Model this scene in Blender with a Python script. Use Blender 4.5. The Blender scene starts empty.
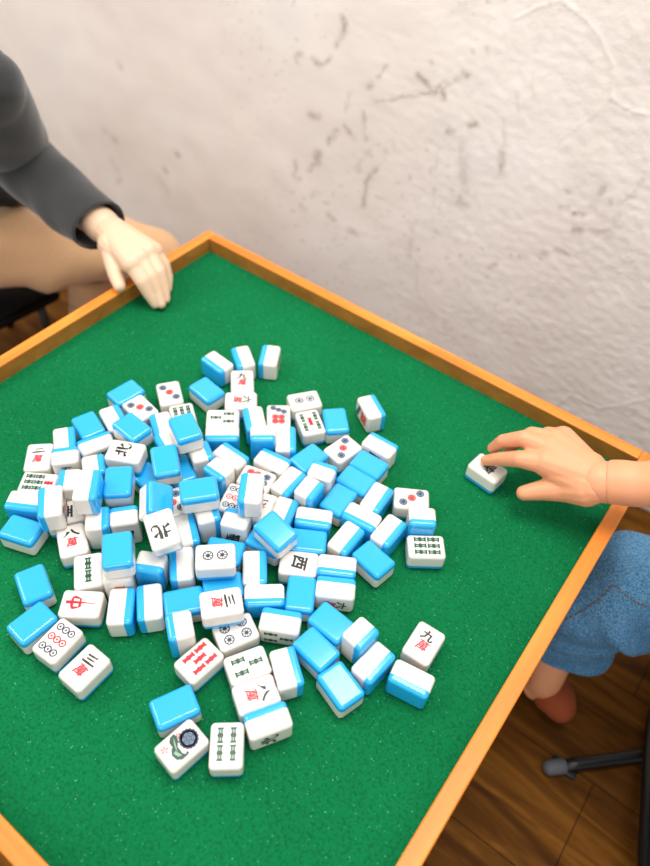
import bpy, bmesh, math, random
from mathutils import Vector, Matrix, noise
K = 0.36          # metres per unit: one unit is the inner side of the little table
H = 0.62          # height of the felt above the floor, in units
CX, CY, F = 325.0, 433.0, 715.96
CAM = Vector((0.99843277, -0.98301581, 0.95094114))
RR = Vector((0.79841399, 0.59950768, 0.05590741))
RD = Vector((0.47834360, -0.57516483, -0.66360592))
RF = Vector((-0.36568088, 0.55657520, -0.74599031))
C = bpy.context.scene.collection
sc = bpy.context.scene

def wp(p):
    return Vector((p[0] * K, p[1] * K, (p[2] + H) * K))
def un(x, y, z):
    d = RR * ((x - CX) / F) + RD * ((y - CY) / F) + RF
    return CAM + d * ((z - CAM.z) / d.z)
WY = 0.53
def unw(x, y):
    d = RR * ((x - CX) / F) + RD * ((y - CY) / F) + RF
    return CAM + d * ((WY - CAM.y) / d.y)

# ---------------------------------------------------------------- materials
def lin(c):
    return tuple(((v / 255) / 12.92 if v <= 10 else ((v / 255 + .055) / 1.055) ** 2.4) for v in c) + (1,)
def mat(name, col, rough=.5, coat=0, sss=0, spec=.5, sssr=(1, .5, .3), sheen=0):
    m = bpy.data.materials.new(name); m.use_nodes = True
    b = m.node_tree.nodes['Principled BSDF']
    b.inputs['Base Color'].default_value = lin(col)
    b.inputs['Roughness'].default_value = rough
    b.inputs['Coat Weight'].default_value = coat
    b.inputs['Coat Roughness'].default_value = .08
    b.inputs['Specular IOR Level'].default_value = spec
    b.inputs['Sheen Weight'].default_value = sheen
    if sss:
        b.inputs['Subsurface Weight'].default_value = sss
        b.inputs['Subsurface Radius'].default_value = sssr
        b.inputs['Subsurface Scale'].default_value = .004
    return m
def nd(m, t, **k):
    n = m.node_tree.nodes.new(t)
    for a, v in k.items():
        if a.startswith('i_'): n.inputs[a[2:].replace('_', ' ')].default_value = v
        else: setattr(n, a, v)
    return n
def ln(m, a, ao, b, bi): m.node_tree.links.new(a.outputs[ao], b.inputs[bi])
def bsdf(m): return m.node_tree.nodes['Principled BSDF']
def ramp(m, stops):
    r = nd(m, 'ShaderNodeValToRGB'); e = r.color_ramp.elements
    while len(e) < len(stops): e.new(.5)
    for q, (p, c) in zip(e, stops): q.position = p; q.color = lin(c)
    return r
def noisecol(m, scale, stops, detail=4, mapscale=None, bump=0, bdist=.001, dist=0, rough=.5):
    tc = nd(m, 'ShaderNodeTexCoord'); mp = nd(m, 'ShaderNodeMapping')
    if mapscale: mp.inputs['Scale'].default_value = mapscale
    ln(m, tc, 'Object', mp, 'Vector')
    n = nd(m, 'ShaderNodeTexNoise'); n.inputs['Scale'].default_value = scale; n.inputs['Detail'].default_value = detail
    n.inputs['Distortion'].default_value = dist; n.inputs['Roughness'].default_value = rough
    ln(m, mp, 'Vector', n, 'Vector')
    r = ramp(m, stops); ln(m, n, 'Fac', r, 'Fac'); ln(m, r, 'Color', bsdf(m), 'Base Color')
    if bump:
        b = nd(m, 'ShaderNodeBump'); b.inputs['Strength'].default_value = bump; b.inputs['Distance'].default_value = bdist
        ln(m, n, 'Fac', b, 'Height'); ln(m, b, 'Normal', bsdf(m), 'Normal')
    return n, r, mp

M = {}
M['white'] = mat('tile_white', (225, 221, 214), .22, .3, .10)
M['blue'] = mat('tile_blue', (36, 168, 232), .16, .4, 0)
M['ink_black'] = mat('ink_black', (28, 30, 34), .35)
M['ink_red'] = mat('ink_red', (214, 20, 44), .35)
M['ink_green'] = mat('ink_green', (22, 66, 48), .35)
M['ink_lime'] = mat('ink_pale_green', (128, 164, 140), .35)
M['ink_navy'] = mat('ink_navy', (38, 52, 78), .35)
M['ink_coral'] = mat('ink_coral', (236, 104, 96), .35)
M['ink_teal'] = mat('ink_steel_blue', (104, 130, 156), .35)
# felt
m = M['felt'] = mat('green_felt', (18, 138, 78), .9, sheen=0, spec=.12)
noisecol(m, 9, [(.3, (2, 102, 57)), (.7, (8, 113, 65))], 3)
tc = nd(m, 'ShaderNodeTexCoord')
n2 = nd(m, 'ShaderNodeTexNoise'); n2.inputs['Scale'].default_value = 700; n2.inputs['Detail'].default_value = 3
ln(m, tc, 'Object', n2, 'Vector')
r1 = [x for x in m.node_tree.nodes if x.type == 'VALTORGB'][0]
r2 = ramp(m, [(.34, (205, 212, 205)), (.52, (250, 250, 250)), (.72, (255, 255, 255))]); ln(m, n2, 'Fac', r2, 'Fac')
mx = nd(m, 'ShaderNodeMix', data_type='RGBA', blend_type='MULTIPLY'); mx.inputs['Factor'].default_value = 1
m.node_tree.links.new(r1.outputs[0], mx.inputs[6]); m.node_tree.links.new(r2.outputs[0], mx.inputs[7])
n3 = nd(m, 'ShaderNodeTexVoronoi'); n3.inputs['Scale'].default_value = 620; ln(m, tc, 'Object', n3, 'Vector')
n4 = nd(m, 'ShaderNodeTexNoise'); n4.inputs['Scale'].default_value = 260; n4.inputs['Detail'].default_value = 1; ln(m, tc, 'Object', n4, 'Vector')
g1 = nd(m, 'ShaderNodeMapRange'); g1.inputs['From Min'].default_value = .22; g1.inputs['From Max'].default_value = .08; ln(m, n3, 'Distance', g1, 'Value')
g2 = nd(m, 'ShaderNodeMapRange'); g2.inputs['From Min'].default_value = .52; g2.inputs['From Max'].default_value = .66; ln(m, n4, 'Fac', g2, 'Value')
mu = nd(m, 'ShaderNodeMath', operation='MULTIPLY'); m.node_tree.links.new(g1.outputs[0], mu.inputs[0]); m.node_tree.links.new(g2.outputs[0], mu.inputs[1])
mx2 = nd(m, 'ShaderNodeMix', data_type='RGBA'); m.node_tree.links.new(mu.outputs[0], mx2.inputs[0])
m.node_tree.links.new(mx.outputs[2], mx2.inputs[6]); mx2.inputs[7].default_value = lin((90, 180, 130))
m.node_tree.links.new(mx2.outputs[2], bsdf(m).inputs['Base Color'])
b = nd(m, 'ShaderNodeBump'); b.inputs['Strength'].default_value = .5; b.inputs['Distance'].default_value = .0006
ln(m, n2, 'Fac', b, 'Height'); ln(m, b, 'Normal', bsdf(m), 'Normal')
# rim wood, grain along local X
def wood(name, cols, ms, rough=.5, coat=.05):
    m = mat(name, cols[1], rough, coat)
    n, r, mp = noisecol(m, 14, [(.28, cols[0]), (.5, cols[1]), (.72, cols[2])], 6, ms, .15, .0006, .6, .6)
    return m
RC = [(200, 106, 24), (220, 128, 36), (234, 150, 58)]
M['rim_x'] = wood('orange_varnished_wood', RC, (.5, 6, 6))
M['rim_y'] = wood('orange_varnished_wood_across', RC, (6, .5, 6))
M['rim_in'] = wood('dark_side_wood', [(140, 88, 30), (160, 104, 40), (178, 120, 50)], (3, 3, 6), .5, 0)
M['under'] = wood('brown_wood', [(120, 70, 30), (140, 84, 38), (156, 98, 48)], (1, 5, 5))
# laminate floor
m = M['floor'] = mat('brown_wood_floor', (110, 72, 38), .6, 0, spec=.08)
n, r, mp = noisecol(m, 7, [(.25, (56, 30, 4)), (.45, (86, 50, 10)), (.6, (110, 68, 18)), (.78, (150, 98, 38))], 6, (1.0, 7, 1), .1, .001, 1.2, .55)
br = nd(m, 'ShaderNodeTexBrick'); br.inputs['Scale'].default_value = 1
br.inputs['Brick Width'].default_value = .9; br.inputs['Row Height'].default_value = .085; br.inputs['Mortar Size'].default_value = .0004
br.inputs['Color1'].default_value = lin((225, 225, 225)); br.inputs['Color2'].default_value = lin((255, 255, 255)); br.inputs['Mortar'].default_value = lin((110, 100, 90))
tc = nd(m, 'ShaderNodeTexCoord'); ln(m, tc, 'Object', br, 'Vector')
mx = nd(m, 'ShaderNodeMix', data_type='RGBA', blend_type='MULTIPLY'); mx.inputs['Factor'].default_value = 1
m.node_tree.links.new(r.outputs[0], mx.inputs[6]); ln(m, br, 'Color', mx, 7)
m.node_tree.links.new(mx.outputs[2], bsdf(m).inputs['Base Color'])
# wall plaster with stains stored on the surface
m = M['wall'] = mat('white_plaster', (226, 217, 210), .75, spec=.3)
at = nd(m, 'ShaderNodeAttribute', attribute_name='stain')
tc = nd(m, 'ShaderNodeTexCoord')
n = nd(m, 'ShaderNodeTexNoise'); n.inputs['Scale'].default_value = 6; n.inputs['Detail'].default_value = 5; ln(m, tc, 'Object', n, 'Vector')
r = ramp(m, [(.3, (232, 222, 215)), (.55, (241, 232, 226)), (.75, (237, 231, 228))]); ln(m, n, 'Fac', r, 'Fac')
ns = nd(m, 'ShaderNodeTexNoise'); ns.inputs['Scale'].default_value = 95; ns.inputs['Detail'].default_value = 4; ns.inputs['Roughness'].default_value = .65; ln(m, tc, 'Object', ns, 'Vector')
mr = nd(m, 'ShaderNodeMapRange'); mr.inputs['From Min'].default_value = .30; mr.inputs['From Max'].default_value = .55; ln(m, ns, 'Fac', mr, 'Value')
mu = nd(m, 'ShaderNodeMath', operation='MULTIPLY'); ln(m, at, 'Fac', mu, 0); ln(m, mr, 'Result', mu, 1)
ad = nd(m, 'ShaderNodeMath', operation='MULTIPLY', use_clamp=True); ln(m, mu, 'Value', ad, 0); ad.inputs[1].default_value = .8
mx = nd(m, 'ShaderNodeMix', data_type='RGBA'); ln(m, ad, 'Value', mx, 0); m.node_tree.links.new(r.outputs[0], mx.inputs[6]); mx.inputs[7].default_value = lin((158, 142, 126))
m.node_tree.links.new(mx.outputs[2], bsdf(m).inputs['Base Color'])
nb = nd(m, 'ShaderNodeTexNoise'); nb.inputs['Scale'].default_value = 130; nb.inputs['Detail'].default_value = 4; ln(m, tc, 'Object', nb, 'Vector')
rg = nd(m, 'ShaderNodeAttribute', attribute_name='rough')
m3 = nd(m, 'ShaderNodeMath', operation='MULTIPLY'); ln(m, nb, 'Fac', m3, 0); ln(m, rg, 'Fac', m3, 1)
b = nd(m, 'ShaderNodeBump'); b.inputs['Strength'].default_value = .5; b.inputs['Distance'].default_value = .0016
ln(m, m3, 'Value', b, 'Height'); ln(m, b, 'Normal', bsdf(m), 'Normal')
# people
M['skin_r'] = mat('doll_resin_tan', (222, 152, 112), .5, 0, .12)
M['skin_l'] = mat('doll_resin_pale', (224, 190, 160), .5, 0, .12)
M['jacket'] = mat('charcoal_cloth', (40, 41, 44), .85, sheen=.3)
noisecol(M['jacket'], 900, [(.3, (30, 31, 33)), (.7, (42, 43, 45))], 2, None, .3, .0004)
M['knit'] = mat('black_cloth', (14, 14, 16), .55)
M['tan'] = mat('tan_cloth', (206, 162, 118), .8, sheen=.2)
noisecol(M['tan'], 700, [(.3, (208, 164, 120)), (.7, (220, 176, 132))], 2, None, .25, .0004)
m = M['denim'] = mat('blue_denim', (66, 108, 150), .9, sheen=.05, spec=.2)
tc = nd(m, 'ShaderNodeTexCoord'); wv = nd(m, 'ShaderNodeTexWave', wave_type='BANDS', bands_direction='DIAGONAL'); wv.inputs['Scale'].default_value = 560
wv.inputs['Distortion'].default_value = 3.5; wv.inputs['Detail'].default_value = 3; wv.inputs['Detail Scale'].default_value = 3; ln(m, tc, 'Object', wv, 'Vector')
n = nd(m, 'ShaderNodeTexNoise'); n.inputs['Scale'].default_value = 900; n.inputs['Detail'].default_value = 2; ln(m, tc, 'Object', n, 'Vector')
mu = nd(m, 'ShaderNodeMath', operation='MULTIPLY'); ln(m, wv, 'Fac', mu, 0); ln(m, n, 'Fac', mu, 1)
r = ramp(m, [(.08, (22, 74, 116)), (.28, (48, 112, 158)), (.5, (140, 190, 220))]); ln(m, mu, 'Value', r, 'Fac'); ln(m, r, 'Color', bsdf(m), 'Base Color')
b = nd(m, 'ShaderNodeBump'); b.inputs['Strength'].default_value = .4; b.inputs['Distance'].default_value = .0004; ln(m, mu, 'Value', b, 'Height'); ln(m, b, 'Normal', bsdf(m), 'Normal')
M['thread'] = mat('brown_thread', (120, 92, 60), .8)
M['shoe'] = mat('rust_leather', (140, 62, 22), .85)
M['black'] = mat('black_painted_metal', (6, 6, 7), .4)
M['seatblack'] = mat('black_vinyl', (7, 6, 6), .7, spec=.2)
M['grey'] = mat('grey_rubber', (84, 86, 92), .6)

# ---------------------------------------------------------------- helpers
def link(name, me, m, parent=None):
    o = bpy.data.objects.new(name, me); C.objects.link(o)
    if m is not None:
        for q in (m if isinstance(m, (list, tuple)) else [m]): me.materials.append(q)
    if parent: o.parent = parent
    return o
def empty(name, p, label, cat, group=None):
    o = bpy.data.objects.new(name, None); C.objects.link(o); o.location = wp(p); o.empty_display_size = .01
    o['label'] = label; o['category'] = cat
    if group: o['group'] = group
    bpy.context.view_layer.update()
    return o
def child(name, bm, m, parent, smooth=True, mods=None):
    """bm in units, table frame -> mesh in metres relative to the parent"""
    off = parent.location if parent else Vector((0, 0, 0))
    for v in bm.verts: v.co = wp(v.co) - off
    bmesh.ops.recalc_face_normals(bm, faces=bm.faces)
    me = bpy.data.meshes.new(name); bm.to_mesh(me); bm.free()
    for p in me.polygons: p.use_smooth = smooth
    return link(name, me, m, parent)
def box(bm, a, b, bev=0, seg=2):
    r = bmesh.ops.create_cube(bm, size=1)
    vs = r['verts']
    for v in vs:
        v.co = Vector([(a[i] + b[i]) / 2 + v.co[i] * (b[i] - a[i]) for i in range(3)])
    if bev:
        es = list({e for v in vs for e in v.link_edges})
        bmesh.ops.bevel(bm, geom=es, offset=bev, segments=seg, profile=.5, affect='EDGES')
def cr(P, n):
    """catmull-rom through rows of floats"""
    P = [tuple(p) for p in P]; Q = [P[0]] + P + [P[-1]]; out = []
    for i in range(1, len(Q) - 2):
        for k in range(n):
            t = k / n; a, b, c, d = Q[i - 1], Q[i], Q[i + 1], Q[i + 2]
            out.append(tuple(.5 * (2 * b[j] + (c[j] - a[j]) * t + (2 * a[j] - 5 * b[j] + 4 * c[j] - d[j]) * t * t + (3 * b[j] - a[j] - 3 * c[j] + d[j]) * t ** 3) for j in range(len(b))))
    out.append(P[-1]); return out
def tube(bm, pts, seg=24, n=8, cap=(True, True), up=(0, 0, 1), fold=None):
    """pts: (x,y,z,r) or (x,y,z,rx,ry); rx is sideways, ry along up"""
    pts = [tuple(p) if len(p) == 5 else tuple(p) + (p[3],) for p in pts]
    S = cr(pts, n) if n > 1 else pts
    up = Vector(up); rings = []
    for i, s in enumerate(S):
        p = Vector(s[:3]); a = Vector(S[max(i - 1, 0)][:3]); b = Vector(S[min(i + 1, len(S) - 1)][:3])
        t = (b - a).normalized(); x = t.cross(up)
        if x.length < .1: x = t.cross(Vector((1, 0, 0)))
        x.normalize(); y = x.cross(t).normalized(); ring = []
        for k in range(seg):
            an = 2 * math.pi * k / seg; d = 1
            q = p + x * (math.cos(an) * s[3]) + y * (math.sin(an) * s[4])
            if fold: q = q + (q - p).normalized() * fold(i / (len(S) - 1), an, q)
            ring.append(bm.verts.new(q))
        rings.append(ring)
    for A, B in zip(rings, rings[1:]):
        for k in range(seg): bm.faces.new((A[k], A[(k + 1) % seg], B[(k + 1) % seg], B[k]))
    for c, rg_, i in ((cap[0], rings[0], 0), (cap[1], rings[-1], -1)):
        if c: bm.faces.new(rg_ if i else rg_[::-1])
    return rings
def capsule(bm, a, b, ra, rb, seg=14):
    a, b = Vector(a), Vector(b); t = (b - a).normalized()
    pts = []
    for k in range(1, 5):
        q = math.pi / 2 * (1 - k / 5); pts.append((a - t * ra * math.sin(q), ra * math.cos(q)))
    pts += [(a, ra), (b, rb)]
    for k in range(1, 5):
        q = math.pi / 2 * k / 5; pts.append((b + t * rb * math.sin(q), rb * math.cos(q)))
    tube(bm, [(p.x, p.y, p.z, r) for p, r in pts], seg, 1)
def blend(name, bm, m, parent, vox=.0028, it=6):
    """fuse overlapping capsules into one continuous skin"""
    o = child(name, bm, m, parent)
    r = o.modifiers.new('r', 'REMESH'); r.mode = 'VOXEL'; r.voxel_size = vox * K; r.use_smooth_shade = True
    s = o.modifiers.new('s', 'SMOOTH'); s.factor = .5; s.iterations = it
    bpy.context.view_layer.update()
    me = bpy.data.meshes.new_from_object(o.evaluated_get(bpy.context.evaluated_depsgraph_get()))
    o.modifiers.clear(); o.data = me
    for p in me.polygons: p.use_smooth = True
    return o
def struct(o): o['kind'] = 'structure'; return o

# ---------------------------------------------------------------- setting
bm = bmesh.new(); box(bm, (-3.4, -2.6, -H - .1), (3.4, WY + .02, -H))
struct(child('floor', bm, M['floor'], None, False))
# back wall: a dense plaster sheet with real relief, its stains stored per vertex
x0, x1, z0, z1 = -3.4, 3.4, -H, 1.6
def seg_d(p, a, b):
    ax, ay = a; bx, by = b; dx, dy = bx - ax, by - ay; l = dx * dx + dy * dy
    t = max(0, min(1, ((p[0] - ax) * dx + (p[1] - ay) * dy) / l)) if l else 0
    return math.hypot(p[0] - ax - dx * t, p[1] - ay - dy * t)
def wxy(x, y): q = unw(x, y); return (q.x, q.z)
ST = [  # stains as strokes (x0,y0,x1,y1,half width px,strength), located on the wall
 (343,18,345,30,3,1),(344,30,336,45,2.4,.9),(297,60,300,54,3,.9),(313,58,320,66,2.6,.8),(320,66,331,58,2,.8),(311,115,318,116,3.2,.8),
 (328,142,337,131,2.6,.8),(345,126,354,138,2.4,.7),(346,110,350,92,2,.5),(316,158,319,155,4,.8),(295,162,296,172,2.6,.8),(295,175,298,178,3,.8),
 (318,155,318,162,4,.7),(309,170,316,164,2.4,.6),(377,168,366,182,2.4,.8),(366,182,363,206,2.4,.8),(301,206,305,209,2.6,.5),(328,215,334,220,2.6,.6),
 (350,231,356,233,3,.7),(356,168,372,148,1.6,.4),(376,102,400,97,1.6,.6),(400,97,432,93,1.6,.7),(418,73,426,82,2.6,1),(426,82,434,92,2.4,.9),
 (434,92,446,84,2.8,1),(446,84,462,78,2.2,.7),(464,72,467,75,3,1),(443,90,445,98,2.4,1),(430,60,436,70,2,.5),(378,77,387,65,2,.6),(369,87,371,84,2.6,.6),
 (364,113,365,140,1.8,.6),(358,172,360,168,2,.5),(472,50,474,52,2,.5),(486,46,488,50,2,.5),(448,132,452,130,3,.8),(470,126,476,124,3.2,.8),
 (437,155,435,170,2,.3),(434,190,433,206,2,.3),(463,145,465,190,5,.38),(461,202,465,206,5,.5),(460,150,462,176,2.4,.4),(503,150,501,170,3,.9),(503,120,505,148,1.6,.3),
 (493,265,497,264,2.6,.8),(512,256,520,256,2.4,.7),(526,255,528,257,2.2,.6),(541,258,544,252,2.8,.7),(556,248,568,254,2,.7),
 (568,190,569,192,2.6,.6),(574,214,576,214,2.4,.9),(582,213,583,214,2.4,.9),(574,230,580,230,3.6,.9),(592,230,612,231,2.6,.6),(560,208,568,206,2.4,.5),
 (600,192,604,190,3,.6),(610,200,611,204,2.4,.6),(620,202,634,196,2.6,.5),(618,215,614,228,3,.4),(590,205,602,215,4,.3),(641,178,644,180,2,.5),(640,184,628,200,2,.3),
 (412,225,410,250,3,.3),(415,262,419,305,2.2,.35),(408,254,409,256,2.4,.5),(436,232,438,233,1.8,.5),(470,322,475,328,2.4,.3),(445,342,455,338,2,.3),
 (119,64,121,66,3,.6),(114,139,116,140,3,.7),(176,153,178,155,3.4,.7),(164,168,166,172,3,.6),(160,180,168,192,4,.3),(104,130,106,131,3,.4),(120,180,118,182,3,.4),
 (112,162,116,168,4,.3),(352,262,345,266,3,.3),(312,195,318,192,2.4,.4),(385,150,387,152,2,.4),(395,150,393,140,1.8,.3),(516,95,518,112,1.6,.25),(532,75,533,100,1.6,.2),(430,310,440,300,8,.12),
 (150,120,190,200,26,.06),(400,280,440,330,28,.12)]
LS = []
for a, b_, c, d, w, s in ST:
    A, B = wxy(a, b_), wxy(c, d); q = unw((a + c) / 2, (b_ + d) / 2); dep = (q - CAM).dot(RF); hw = w * dep / F
    LS.append((A, B, hw, s, min(A[0], B[0]) - 2.6 * hw, max(A[0], B[0]) + 2.6 * hw, min(A[1], B[1]) - 2.6 * hw, max(A[1], B[1]) + 2.6 * hw))
ridge = [wxy(*p) for p in [(515, 18), (545, 5), (562, 0), (575, 10), (590, 24), (600, 36), (608, 55), (614, 68), (611, 85), (612, 98), (622, 105), (634, 112), (650, 114), (668, 118)]]
rid2 = [wxy(*p) for p in [(612, 98), (596, 112), (575, 128), (560, 140)]]
rid3 = [wxy(*p) for p in [(545, 415), (570, 395), (600, 408), (625, 404), (650, 398)]] + [wxy(690, 396)]
gx = [-3.4 + .08 * i for i in range(20)] + [-1.8 + .007 * i for i in range(286)] + [.2 + .0036 * i for i in range(1, 252)] + [1.105 + .0765 * i for i in range(1, 31)]
gz = [-H + .0045 * i for i in range(285)] + [-H + 1.278 + .06 * i for i in range(1, 17)]
me = bpy.data.meshes.new('wall_back'); vs = []; stn = []; rgh = []
inner = lambda x: -1.81 < x < 1.11
for z in gz:
    row = [l for l in LS if l[6] <= z <= l[7]]
    for x in gx:
        s = 0; r_ = .25; dy = 0
        if inner(x) and z < .66:
            jx = x + .006 * noise.noise((x * 60, z * 60, 1)); jz = z + .006 * noise.noise((x * 60, z * 60, 7))
            for A, B, hw, st, xa, xb, za, zb in row:
                if xa <= x <= xb:
                    d = seg_d((jx, jz), A, B) / hw
                    if d < 2.4: s = max(s, st * math.exp(-(d * .85) ** 2))
            e = noise.noise((x * 2.2 + 3, z * 2.2, 0)); f_ = noise.noise((x * 70, z * 70, 3)); s = max(s, .5 * max(0, min(1, (f_ - .38) * 5)) * max(0, min(1, (e + .15) * 3)) * max(0, min(1, (x + .7) * 2))); r_ = .25 + max(0, min(.75, (x + .1) * .9)) 
            dy = .004 * noise.noise((x * 3, z * 3, 4)) + .0016 * noise.noise((x * 11, z * 11, 9)) + r_ * .0009 * noise.noise((x * 40, z * 55, 2))
            if x > .2:
                for P, am, wd in ((ridge, .0016, .0022), (rid2, .0008, .0024), (rid3, .0011, .0028)):
                    dm = min(seg_d((x + .004 * noise.noise((x * 30, z * 30, 5)), z), P[i], P[i + 1]) for i in range(len(P) - 1))
                    if dm < wd * 3: dy += am * math.exp(-(dm / wd) ** 2)
        vs.append(((x * K), (WY - dy) * K, (z + H) * K)); stn.append(min(1, s)); rgh.append(r_)
nx, nz = len(gx), len(gz)
fs = [(j * nx + i, j * nx + i + 1, (j + 1) * nx + i + 1, (j + 1) * nx + i) for j in range(nz - 1) for i in range(nx - 1)]
n0 = len(vs); yb = (WY + .06) * K
vs += [(gx[0] * K, yb, 0), (gx[-1] * K, yb, 0), (gx[-1] * K, yb, (gz[-1] + H) * K), (gx[0] * K, yb, (gz[-1] + H) * K)]
fs.append((n0, n0 + 3, n0 + 2, n0 + 1))
fs.append(tuple(range(nx)[::-1]) + (n0, n0 + 1)); fs.append(tuple((nz - 1) * nx + i for i in range(nx)) + (n0 + 2, n0 + 3))
fs.append(tuple(j * nx for j in range(nz)) + (n0 + 3, n0)); fs.append(tuple(j * nx + nx - 1 for j in range(nz))[::-1] + (n0 + 1, n0 + 2))
stn += [0] * 4; rgh += [.2] * 4
me.from_pydata(vs, [], fs)
for nm, dat in (('stain', stn), ('rough', rgh)):
    a_ = me.attributes.new(nm, 'FLOAT', 'POINT'); a_.data.foreach_set('value', dat)
for p in me.polygons: p.use_smooth = len(p.vertices) == 4
struct(link('wall_back', me, M['wall']))

# ---------------------------------------------------------------- table
RW, RH = .0239, .034
tb = empty('mahjong_table', (.5, -.5, -H), 'square low table with green felt top and raised orange wooden rim', 'table')
bm = bmesh.new(); box(bm, (-.004, -1.004, -.012), (1.004, .004, 0)); child('felt_top', bm, M['felt'], tb, False)
bm = bmesh.new(); box(bm, (-.004, -1.004, -.045), (1.004, .004, -.0125)); child('base_board', bm, M['under'], tb, False)
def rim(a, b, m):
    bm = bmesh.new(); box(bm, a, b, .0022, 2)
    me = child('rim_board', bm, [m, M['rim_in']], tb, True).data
    ctr = Vector((.5 * K, -.5 * K))
    for p in me.polygons:            # side faces get the darker brown wood, the rest the orange one
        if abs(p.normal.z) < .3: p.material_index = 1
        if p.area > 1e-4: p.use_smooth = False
g = .0004
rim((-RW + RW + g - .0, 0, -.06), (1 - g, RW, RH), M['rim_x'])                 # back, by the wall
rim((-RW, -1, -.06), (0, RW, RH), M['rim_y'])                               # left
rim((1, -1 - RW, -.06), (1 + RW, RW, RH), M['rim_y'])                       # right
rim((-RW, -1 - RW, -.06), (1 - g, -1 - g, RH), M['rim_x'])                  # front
for x, y in ((.10, -.06), (.10, -.89), (.84, -.06), (.84, -.89)):
    bm = bmesh.new(); box(bm, (x, y - .045, -H), (x + .045, y, -.0455), .003); child('leg', bm, M['under'], tb, True)

# ---------------------------------------------------------------- tiles
TL, TW, TT = .0572, .0420, .0357
HL, HW, HT = TL / 2, TW / 2, TT / 2
INK = ['ink_black', 'ink_red', 'ink_green', 'ink_lime', 'ink_navy', 'ink_teal', 'ink_coral']
_gl = {}
def glyph(ch):
    """one character as triangulated 2-D polygons, unit height, centred"""
    if ch not in _gl:
        cu = bpy.data.curves.new('t', 'FONT'); cu.body = ch; cu.size = 1; cu.offset = .019 if ch == '萬' else .034; cu.resolution_u = 2
        o = bpy.data.objects.new('t', cu); C.objects.link(o); bpy.context.view_layer.update()
        me = bpy.data.meshes.new_from_object(o.evaluated_get(bpy.context.evaluated_depsgraph_get()))
        V = [(v.co.x, v.co.y) for v in me.vertices]; P = [tuple(p.vertices) for p in me.polygons]
        bpy.data.objects.remove(o); bpy.data.curves.remove(cu); bpy.data.meshes.remove(me)
        if V:
            a, b = min(v[0] for v in V), max(v[0] for v in V); c, d = min(v[1] for v in V), max(v[1] for v in V)
            V = [(x - (a + b) / 2, y - (c + d) / 2) for x, y in V]
        _gl[ch] = (V, P)
    return _gl[ch]
class Ink:
    def __init__(s): s.V = []; s.P = []
    def poly(s, pts, c, lay=0):
        n = len(s.V); s.V += [(x, y, lay) for x, y in pts]; s.P.append((tuple(range(n, n + len(pts))), c))
    def char(s, ch, cx, cy, w, h, c, skew=.12):
        V, P = glyph(ch); n = len(s.V); s.V += [(cx + (x + skew * y) * w, cy + (y - .10 * x) * h, 0) for x, y in V]
        for p in P: s.P.append((tuple(n + i for i in p), c))
    def disc(s, cx, cy, r, c, lay=0, n=20): s.poly([(cx + r * math.cos(6.2832 * k / n), cy + r * math.sin(6.2832 * k / n)) for k in range(n)], c, lay)
    def ring(s, cx, cy, r0, r1, c, n=20, lay=0):
        for k in range(n):
            a, b = 6.2832 * k / n, 6.2832 * (k + 1) / n
            s.poly([(cx + r0 * math.cos(a), cy + r0 * math.sin(a)), (cx + r1 * math.cos(a), cy + r1 * math.sin(a)), (cx + r1 * math.cos(b), cy + r1 * math.sin(b)), (cx + r0 * math.cos(b), cy + r0 * math.sin(b))], c, lay)
    def pin(s, cx, cy, r, c, wheel=True, fill=False):
        if fill: s.disc(cx, cy, r * .8, 5 if c == 4 else 6, -.5); r *= 1.08
        s.ring(cx, cy, r * (.78 if wheel else .68), r, c)
        if wheel:
            s.disc(cx, cy, r * .36, c)
            for k in range(8):
                a = 6.2832 * k / 8; u, v = math.cos(a), math.sin(a); w = r * .07
                s.poly([(cx + u * r * .3 - v * w, cy + v * r * .3 + u * w), (cx + u * r * .3 + v * w, cy + v * r * .3 - u * w), (cx + u * r * .84 + v * w, cy + v * r * .84 - u * w), (cx + u * r * .84 - v * w, cy + v * r * .84 + u * w)], c)
        else: s.disc(cx, cy, r * .30, c)
    def stick(s, cx, cy, l, w, c, c2, ang=0):
        ca, sa = math.cos(ang), math.sin(ang)
        def T(P): return [(cx + x * ca - y * sa, cy + x * sa + y * ca) for x, y in P]
        h = l / 2; n = w * .33
        prof = [(h, w * .5), (h * .84, w * .5), (h * .70, n), (h * .24, n), (h * .14, w * .48), (-h * .14, w * .48), (-h * .24, n), (-h * .70, n), (-h * .84, w * .5), (-h, w * .5)]
        for (ya, a), (yb_, b) in zip(prof, prof[1:]): s.poly(T([(-a, ya), (a, ya), (b, yb_), (-b, yb_)][::-1]), c)
        for y0_, y1_ in ((h * .28, h * .72), (-h * .72, -h * .28)): s.poly(T([(-n * .42, y0_), (n * .42, y0_), (n * .42, y1_), (-n * .42, y1_)]), c2, 1)
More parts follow.
